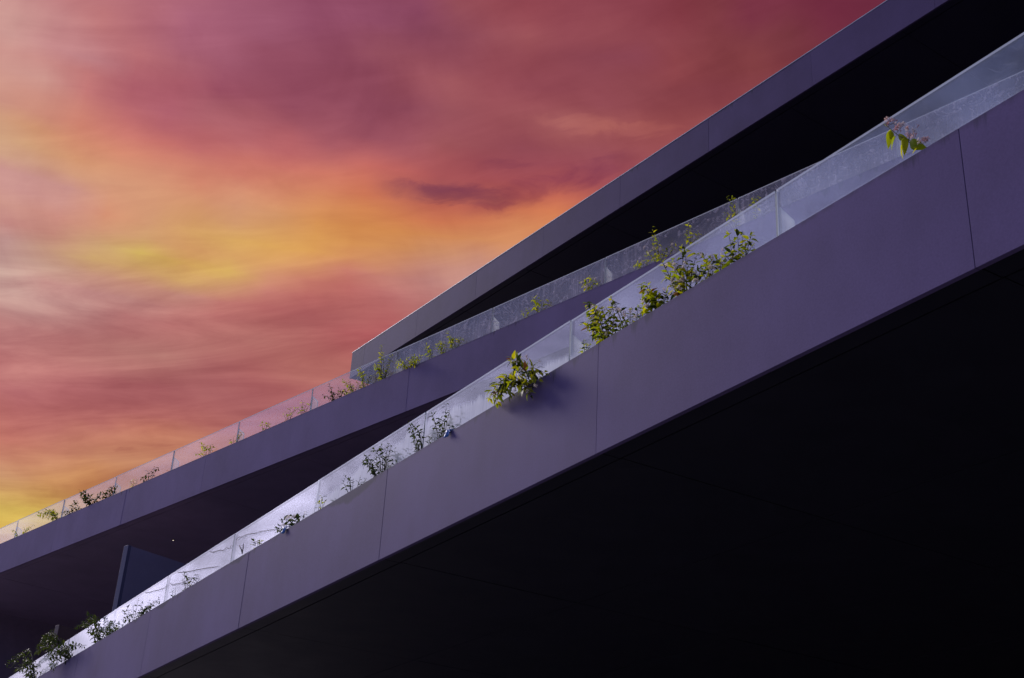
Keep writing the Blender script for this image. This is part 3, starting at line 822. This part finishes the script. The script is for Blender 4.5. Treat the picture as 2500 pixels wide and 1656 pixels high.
# ---- low terrace: the leafy climbers of the middle
GL = "shrubs growing from the low terrace planter"
bush(LOW, (1338, 905), [(1196, 972), (1212, 985), (1230, 950), (1250, 884), (1268, 880), (1285, 890), (1235, 925), (1262, 940), (1290, 950), (1305, 905), (1318, 925), (1280, 925), (1246, 965), (1222, 962), (1297, 965), (1333, 912), (1270, 905), (1208, 968)],
     "leafy flowering climber spilling over the low band edge, casting a dark soft shadow", 0.062, 1.7, flowers=16, seed=3, dbase=0.12, out=(0.0, 0.1), dmax=D1 - 0.05, group=GL, start=0.22)
bush(LOW, (1492, 822), [(1432, 742), (1450, 748), (1470, 755), (1488, 762), (1440, 775), (1428, 790), (1455, 790), (1478, 790), (1500, 775), (1505, 800), (1462, 812), (1452, 758), (1475, 825), (1495, 740), (1465, 772)],
     "dense dark-hearted flowering shrub beside the glass joint above a fascia joint", 0.055, 1.9, flowers=10, seed=5, dbase=0.2, out=(0, 0.12), group=GL, start=0.2)
bush(LOW, (1545, 790), [(1492, 728), (1503, 745), (1520, 772), (1540, 757), (1558, 752), (1530, 790), (1515, 808), (1550, 770), (1565, 765)],
     "sparse trailing stems with small blossoms right of the dense dark-hearted shrub", 0.043, 0.7, flowers=8, seed=7, dbase=0.2, group=GL)
bush(LOW, (1615, 745), [(1565, 695), (1580, 700), (1575, 712), (1590, 720), (1572, 735), (1608, 722), (1628, 716), (1600, 738), (1625, 730), (1585, 748), (1570, 755)],
     "low bright green shrub with one upright leafy tip, left of the largest airy shrub", 0.055, 1.5, flowers=6, seed=9, dbase=0.2, group=GL)
bush(LOW, (1678, 705), [(1610, 628), (1645, 635), (1665, 608), (1672, 612), (1632, 675), (1652, 660), (1680, 648), (1700, 624), (1690, 665), (1660, 685), (1700, 680), (1645, 700), (1655, 708), (1670, 670), (1712, 655)],
     "largest airy shrub with white blossoms reaching above the low glass", 0.058, 1.15, flowers=14, seed=11, dbase=0.2, group=GL)
bush(LOW, (1745, 655), [(1718, 625), (1735, 632), (1750, 628), (1728, 650), (1760, 640), (1715, 660), (1772, 622)],
     "short leafy shrub with white buds between the airy shrub and the tall sprig", 0.05, 1.5, flowers=5, seed=13, dbase=0.2, group=GL)
bush(LOW, (1805, 625), [(1780, 575), (1790, 600), (1800, 568), (1812, 572), (1833, 578), (1822, 600), (1790, 630), (1810, 615), (1835, 603), (1775, 628)],
     "upright yellow-green sprigs at the right end of the low planter row", 0.058, 1.0, flowers=0, seed=15, dbase=0.2, group=GL)
bush(LOW, (1442, 852), [(1424, 832), (1432, 842), (1440, 845)], "tiny sprig just right of a bright glass fin", 0.04, 0.9, flowers=0, seed=17, dbase=0.25, group=GL)

# ---- the single flowering branch at the right
P = Plant("flowering_branch", at(LOW, 2250, 366, D1 + 0.10), "single drooping branch with large leaves and pink blossoms at the right", "branch", seed=4)
pth = spline([at(LOW, x, y, D1 + d) for x, y, d in ((2250, 366, .10), (2243, 360, .08), (2221, 348, .06), (2208, 339, .05), (2192, 330, .04), (2175, 316, .03), (2162, 305, .03))], 4)
P.stem(pth, 0.0035, 0.0018)
for (bx, by), (tx, ty), sg in (((2175, 317), (2162, 345), 1), ((2175, 318), (2170, 352), -1), ((2188, 331), (2169, 364), 1), ((2205, 341), (2193, 375), 1), ((2209, 338), (2204, 343), -1),
                               ((2208, 338), (2210, 372), -1), ((2203, 352), (2200, 388), 1), ((2221, 347), (2246, 361), 1), ((2241, 360), (2227, 374), 1), ((2243, 361), (2228, 358), -1), ((2166, 309), (2156, 302), 1), ((2193, 330), (2207, 344), 1)):
    a, c = at(LOW, bx, by, D1 + 0.045), at(LOW, tx, ty, D1 + 0.035)
    P.leaf(a, c - a, LOW[0] * sg + UP * 0.8 - LOW[1] * 0.7, max(0.03, (c - a).length * 1.08), 'b')
for fx, fy in ((2172, 296), (2171, 305), (2184, 302), (2194, 311), (2204, 309), (2197, 320), (2222, 321), (2234, 319), (2221, 335), (2233, 337), (2250, 346), (2265, 344), (2256, 348)):
    c = at(LOW, fx, fy, D1 + 0.05)
    foot = min(pth, key=lambda q: (q - c).length)
    P.stem([foot, foot.lerp(c, .6) + UP * 0.006, c], 0.0011, 0.0008)
    for _ in range(4):
        P.flower(c + Vector((P.rnd.uniform(-.01, .01), P.rnd.uniform(-.01, .01), P.rnd.uniform(-.008, .01))), UP + LOW[0] * P.rnd.uniform(-1, 1) - LOW[1] * P.rnd.uniform(-.3, .9), 0.020 * P.rnd.uniform(.8, 1.3), P.rnd.choice('pppw'))
P.finish()

# ---- low terrace, towards the far left: finer plants
bush(LOW, (1086, 1062), [(1090, 985), (1098, 1005), (1055, 1010), (1070, 1028), (1078, 1022), (1100, 1040), (1060, 1042), (1112, 1045), (1075, 1045)],
     "feathery tall plant directly above the larger blue plastic scrap", 0.042, 0.9, big=False, seed=21, dbase=0.24, name="feathery_plant", group=GL, dark=True)
bush(LOW, (1035, 1092), [(998, 1032), (1010, 1040), (1002, 1052), (1022, 1055), (1030, 1052), (1010, 1075), (1018, 1082), (1050, 1070), (1062, 1075)],
     "feathery plant leaning left at the foot of a glass joint", 0.042, 0.85, big=False, seed=22, dbase=0.24, name="feathery_plant", group=GL, dark=True)
bush(LOW, (937, 1145), [(888, 1112), (895, 1122), (886, 1130), (915, 1098), (930, 1090), (948, 1085), (955, 1095), (918, 1115), (905, 1135), (945, 1112), (960, 1125), (925, 1130), (940, 1120), (970, 1130)],
     "bushy fine-leaved plant standing above the dark water stain", 0.046, 1.0, big=False, seed=23, dbase=0.24, name="feathery_plant", group=GL, dark=True)
bush(LOW, (868, 1182), [(842, 1162), (855, 1170), (838, 1178), (880, 1165), (892, 1170), (862, 1172)],
     "low weedy tuft left of the dark water stain", 0.042, 0.8, big=False, seed=24, dbase=0.24, name="weed_tuft", group=GL, dark=True)
bush(LOW, (783, 1238), [(787, 1214), (780, 1228), (793, 1226), (788, 1230)], "lone upright sprig just right of a glass joint", 0.055, 0.7, seed=25, dbase=0.25, group=GL)
bush(LOW, (705, 1282), [(690, 1272), (700, 1262), (712, 1262), (718, 1268), (682, 1285), (678, 1292), (730, 1265), (742, 1258), (722, 1272)],
     "small broad-leaved plant above the little blue scrap", 0.075, 0.8, key='d', flowers=4, seed=26, dbase=0.22, group=GL, fsize=0.03)
bush(LOW, (632, 1328), [(630, 1322), (636, 1324), (622, 1322)], "single round leaf cluster peeping over the low band", 0.07, 0.6, seed=27, dbase=0.2, group=GL)
bush(LOW, (460, 1432), [(455, 1405), (462, 1410), (468, 1408), (450, 1398), (475, 1415), (458, 1418)],
     "dark thin tuft below the wavy modelled reflection lines", 0.05, 0.8, big=False, seed=28, dbase=0.24, name="weed_tuft", group=GL, dark=True)
bush(LOW, (432, 1444), [(420, 1440), (428, 1438), (425, 1448)], "tiny dark weed at a faint glass joint", 0.05, 0.7, big=False, seed=29, dbase=0.22, name="weed_tuft", group=GL, dark=True)
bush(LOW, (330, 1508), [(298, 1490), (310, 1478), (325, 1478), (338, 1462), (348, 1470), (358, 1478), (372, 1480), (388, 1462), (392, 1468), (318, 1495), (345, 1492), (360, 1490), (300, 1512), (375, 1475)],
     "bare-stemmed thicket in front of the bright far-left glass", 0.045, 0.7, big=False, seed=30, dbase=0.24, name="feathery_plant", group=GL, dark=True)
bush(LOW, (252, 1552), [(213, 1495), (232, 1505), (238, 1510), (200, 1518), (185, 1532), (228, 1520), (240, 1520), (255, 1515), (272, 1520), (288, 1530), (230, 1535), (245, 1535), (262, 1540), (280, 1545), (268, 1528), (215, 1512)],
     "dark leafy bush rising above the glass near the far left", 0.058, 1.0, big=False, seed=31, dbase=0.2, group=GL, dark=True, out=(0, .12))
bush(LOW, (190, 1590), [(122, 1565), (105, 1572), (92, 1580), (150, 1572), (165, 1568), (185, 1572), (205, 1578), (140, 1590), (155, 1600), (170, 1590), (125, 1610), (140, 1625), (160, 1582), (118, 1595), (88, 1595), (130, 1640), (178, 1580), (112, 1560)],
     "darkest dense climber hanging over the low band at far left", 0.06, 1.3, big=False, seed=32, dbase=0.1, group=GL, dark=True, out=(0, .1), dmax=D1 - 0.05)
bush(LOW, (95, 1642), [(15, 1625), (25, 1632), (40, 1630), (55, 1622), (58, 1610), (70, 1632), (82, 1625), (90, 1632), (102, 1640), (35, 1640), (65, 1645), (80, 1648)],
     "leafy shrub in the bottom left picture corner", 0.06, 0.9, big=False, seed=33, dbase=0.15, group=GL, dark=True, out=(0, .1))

# ---- middle terrace
GM = "shrubs growing from the middle terrace planter"


def mbush(base, tips, label, size=0.052, dens=0.85, seed=40, **k):
    k.setdefault('big', False); k.setdefault('dbase', 0.16); k.setdefault('group', GM)
    return bush(MID, base, tips, label, size, dens, D=D2, seed=seed, **k)


mbush((820, 968), [(788, 965), (797, 968), (803, 938), (808, 945), (802, 952), (816, 958), (828, 950), (835, 955), (845, 950), (810, 970), (840, 960)],
      "dark twiggy plant outlined against the pink sky left of the roof band corner", dark=True, seed=41, out=(0, .1), dbase=0.08)
mbush((868, 945), [(838, 930), (845, 935), (855, 940), (862, 948), (850, 928), (875, 935), (885, 938), (830, 958), (890, 940)],
      "low green fringe right below the roof band corner", seed=42, dens=1.2, dbase=0.12)
mbush((893, 925), [(873, 905), (878, 898), (876, 912), (886, 918), (898, 922), (905, 918), (912, 915), (884, 908)],
      "small shrub with a thin raised tip right of the roof band corner", seed=43)
mbush((938, 905), [(932, 843), (934, 862), (928, 868), (913, 892), (922, 892), (925, 905), (935, 915), (945, 898), (918, 900), (955, 868), (962, 865), (950, 880)],
      "tallest thin shoot on the middle band, crossing the glass top", seed=44)
mbush((1000, 890), [(968, 885), (978, 882), (985, 888), (995, 875), (1005, 868), (1012, 870), (1020, 872), (1028, 870), (1015, 880), (990, 895), (972, 895), (1025, 880), (1005, 885)],
      "thickest yellow-green clump hanging over the middle band", seed=45, dens=1.4, dbase=0.05, out=(0, .12))
mbush((1055, 865), [(1042, 840), (1046, 850), (1050, 858), (1040, 845), (1058, 850)], "slim upright sprig right of the thickest middle clump", seed=46)
mbush((1085, 850), [(1072, 832), (1080, 838), (1088, 835), (1068, 842), (1075, 848), (1092, 842)], "yellowish rounded shrub on the middle band", seed=47, dens=1.2)
mbush((1112, 838), [(1094, 810), (1098, 822), (1105, 828), (1100, 832), (1120, 828), (1126, 825), (1130, 830), (1110, 825)],
      "taller dark-tipped shrub at the right end of the leafy middle row", seed=48, dens=1.1)
mbush((1318, 748), [(1300, 726), (1308, 735), (1316, 730), (1306, 748), (1330, 742), (1340, 738), (1322, 738)], "dark-leaved shrub alone before the smeared middle pane", seed=49, size=0.075)
mbush((1290, 762), [(1275, 762), (1284, 757), (1292, 755)], "tiny brown tuft left of the lone dark-leaved middle shrub", seed=50)
mbush((1445, 692), [(1420, 690), (1428, 688), (1440, 676), (1446, 680), (1452, 686), (1460, 690), (1464, 688), (1425, 700)], "reddish flowering shrub left of a bright middle fin", seed=51, flowers=5, fsize=0.035)
mbush((1608, 622), [(1592, 555), (1600, 575), (1605, 590), (1580, 612), (1590, 605), (1575, 622), (1615, 605), (1640, 600), (1650, 602), (1625, 618), (1620, 612)],
      "straggly shrub with a whip shoot rising past the middle glass top", seed=52, flowers=5, fsize=0.035, dens=0.7)
mbush((1690, 592), [(1680, 548), (1690, 560), (1672, 575), (1680, 585), (1705, 565), (1708, 572), (1698, 580), (1675, 565)], "wiry reddish shrub with little foliage on the middle band", seed=53, dens=0.6)
mbush((1800, 535), [(1778, 480), (1788, 482), (1790, 500), (1780, 525), (1792, 525), (1770, 520), (1775, 545), (1800, 518)], "thin shoots beside the rightmost visible middle fin", seed=54, dens=0.6)
mbush((1845, 505), [(1838, 485), (1842, 492), (1852, 482), (1848, 495)], "small faint plant at the right tip of the middle pane", seed=55)
mbush((1575, 650), [(1550, 648), (1560, 642), (1570, 638), (1580, 635), (1555, 640)], "low fine-leaved tuft left of the straggly whip shrub", seed=56, dens=1.1, size=0.045)
# far left part, against the sunset
mbush((145, 1262), [(88, 1258), (98, 1260), (108, 1255), (118, 1258), (128, 1256), (132, 1245), (112, 1265), (125, 1265), (138, 1258)], "golden backlit spray of leaves against the yellow sky", seed=60, size=0.075, dbase=0.08)
mbush((175, 1248), [(150, 1252), (160, 1248), (168, 1243), (178, 1240), (182, 1232), (190, 1228), (185, 1222), (195, 1240), (172, 1250)], "dense leafy hump between the golden spray and the dark arching climber", seed=61, size=0.075, dens=1.3, dark=True, dbase=0.06)
mbush((225, 1226), [(197, 1200), (205, 1202), (212, 1208), (220, 1212), (200, 1216), (210, 1218), (228, 1215), (238, 1212), (248, 1205), (235, 1222), (215, 1228)], "dark arching climber at far left of the middle band", seed=62, size=0.08, dens=1.2, dark=True, dbase=0.06)
mbush((265, 1210), [(250, 1205), (262, 1198), (268, 1192), (276, 1190), (284, 1192), (258, 1208), (280, 1200)], "leafy tuft over a glass joint right of the arching climber", seed=63, size=0.075, dens=1.2, dark=True, dbase=0.1)
mbush((330, 1180), [(318, 1176), (325, 1174), (335, 1172)], "tiny reddish weed on the sunset side of the middle band", seed=64)
mbush((368, 1163), [(345, 1168), (358, 1160), (362, 1150), (370, 1152), (376, 1148), (380, 1142), (386, 1146), (352, 1165)], "dark fringed tuft with two raised tips on the middle band", seed=65, size=0.07, dark=True)
mbush((508, 1102), [(490, 1082), (496, 1088), (505, 1090), (515, 1085), (520, 1090), (478, 1108), (492, 1105)], "thin reddish twigs with a drooping leaf above a middle fascia joint", seed=66, dens=0.55, size=0.07)
mbush((575, 1070), [(562, 1075), (570, 1068), (582, 1062), (590, 1056), (586, 1064)], "small twiggy shrub at the foot of an orange-lit glass joint", seed=67, dens=0.8)
mbush((645, 1042), [(640, 1032), (648, 1034), (655, 1032), (658, 1035)], "pale small tuft midway along the orange-lit glass", seed=68, dens=0.8)
mbush((705, 1018), [(692, 1010), (698, 1006), (704, 1008), (710, 998), (722, 996), (716, 1006)], "open reddish weeds left of the tall bare weed", seed=69, dens=0.6)
mbush((742, 998), [(738, 978), (742, 985), (735, 990), (748, 986), (728, 998), (758, 985)], "tall bare weed close to the last sunset pane joint", seed=70, dens=0.6)
mbush((50, 1300), [(30, 1296), (38, 1300), (34, 1305), (60, 1292), (70, 1288), (82, 1282)], "sparse dry weeds at the far left end of the middle band", seed=71, dens=0.6)

# ---- wavy lines reflected in the far-left glass, modelled as thin stems
GD = "modelled reflection lines on the low glass"
for i, (line, lab) in enumerate((
        ([(512, 1346), (516, 1349), (527, 1346), (539, 1343), (544, 1345), (554, 1337), (559, 1340), (565, 1331)], "wavy modelled reflection line just left of a glass joint"),
        ([(577, 1318), (584, 1311), (588, 1312), (601, 1306), (612, 1303), (622, 1302), (632, 1299), (645, 1296), (652, 1295), (674, 1292)], "longest wavy modelled reflection line running right from a glass joint"),
        ([(433, 1398), (444, 1397), (455, 1396), (468, 1394), (482, 1391), (493, 1389), (504, 1387), (520, 1385), (531, 1383)], "straightest modelled reflection line above the dark thin tuft"),
        ([(354, 1448), (365, 1446), (375, 1443), (386, 1441), (397, 1437), (402, 1435), (408, 1429)], "modelled reflection line above the bare-stemmed thicket"),
        ([(416, 1424), (420, 1429), (428, 1426), (436, 1425), (446, 1422), (455, 1423)], "short modelled reflection line left of the dark thin tuft"))):
    pts = [at(LOW, x, y, 4.412) for x, y in line]
    o0 = pts[0].copy()
    o = link("reflection_line", pmesh("reflection_line", *tube([p - o0 for p in spline(pts, 3)], 0.0030, 0.0022, 5), True), M_twig_refl); o.location = o0
    tag(o, lab, "tendril", GD)  # no real tendrils: these are the modelled reflection lines
tw = empty("dry_twig", at(LOW, 592, 1352, D1 + 0.22)); tag(tw, "two pale bare twigs forming a V at the low band edge", "twig")
for a, c in (((592, 1352), (584, 1332)), ((591, 1350), (594, 1328))):
    pp = [at(LOW, *a, D1 + 0.22) - tw.location, at(LOW, (a[0] + c[0]) / 2 + 1, (a[1] + c[1]) / 2, D1 + 0.21) - tw.location, at(LOW, *c, D1 + 0.2) - tw.location]
    link("stem", pmesh("stem", *tube(pp, 0.007, 0.004, 5), True), M_twig_refl, tw)

# ---- blue plastic scraps tucked behind the edge
mb, g_, o_ = mat("blue_plastic"); nb = g_.noise(g_.n('ShaderNodeTexCoord').outputs['Object'], 30.0, 3)[0]
principled(g_, o_, g_.mix(nb, (0.01, 0.10, 0.42), (0.02, 0.18, 0.55)), 0.4, 0.5)
for (x, y), w, h, lab in (((1093, 1056), 0.032, 0.030, "larger bright blue plastic scrap below the feathery tall plant"), ((694, 1292), 0.03, 0.035, "small dull blue plastic scrap under the broad-leaved plant")):
    c = at(LOW, x, y, D1 - 0.012); V = []; rn = random.Random(x); N = 5
    for j in range(N):
        for i in range(N):
            u, v_ = i / (N - 1) - .5, j / (N - 1) - .5
            V.append(LOW[0] * u * w * 2 * (1 - .4 * v_) + UP * (v_ * h * 2 + rn.uniform(-.004, .004)) - LOW[1] * (0.008 * math.sin(6 * u + 3 * v_) + (0.0 if v_ < .3 else -0.05 * (v_ - .3) * 5)))
    F = [(j * N + i, j * N + i + 1, (j + 1) * N + i + 1, (j + 1) * N + i) for j in range(N - 1) for i in range(N - 1)]
    me = pmesh("plastic_scrap", V, F, True); o = link("plastic_scrap", me, mb); o.location = c
    md = o.modifiers.new("thick", 'SOLIDIFY'); md.thickness = 0.002
    tag(o, lab, "plastic scrap")
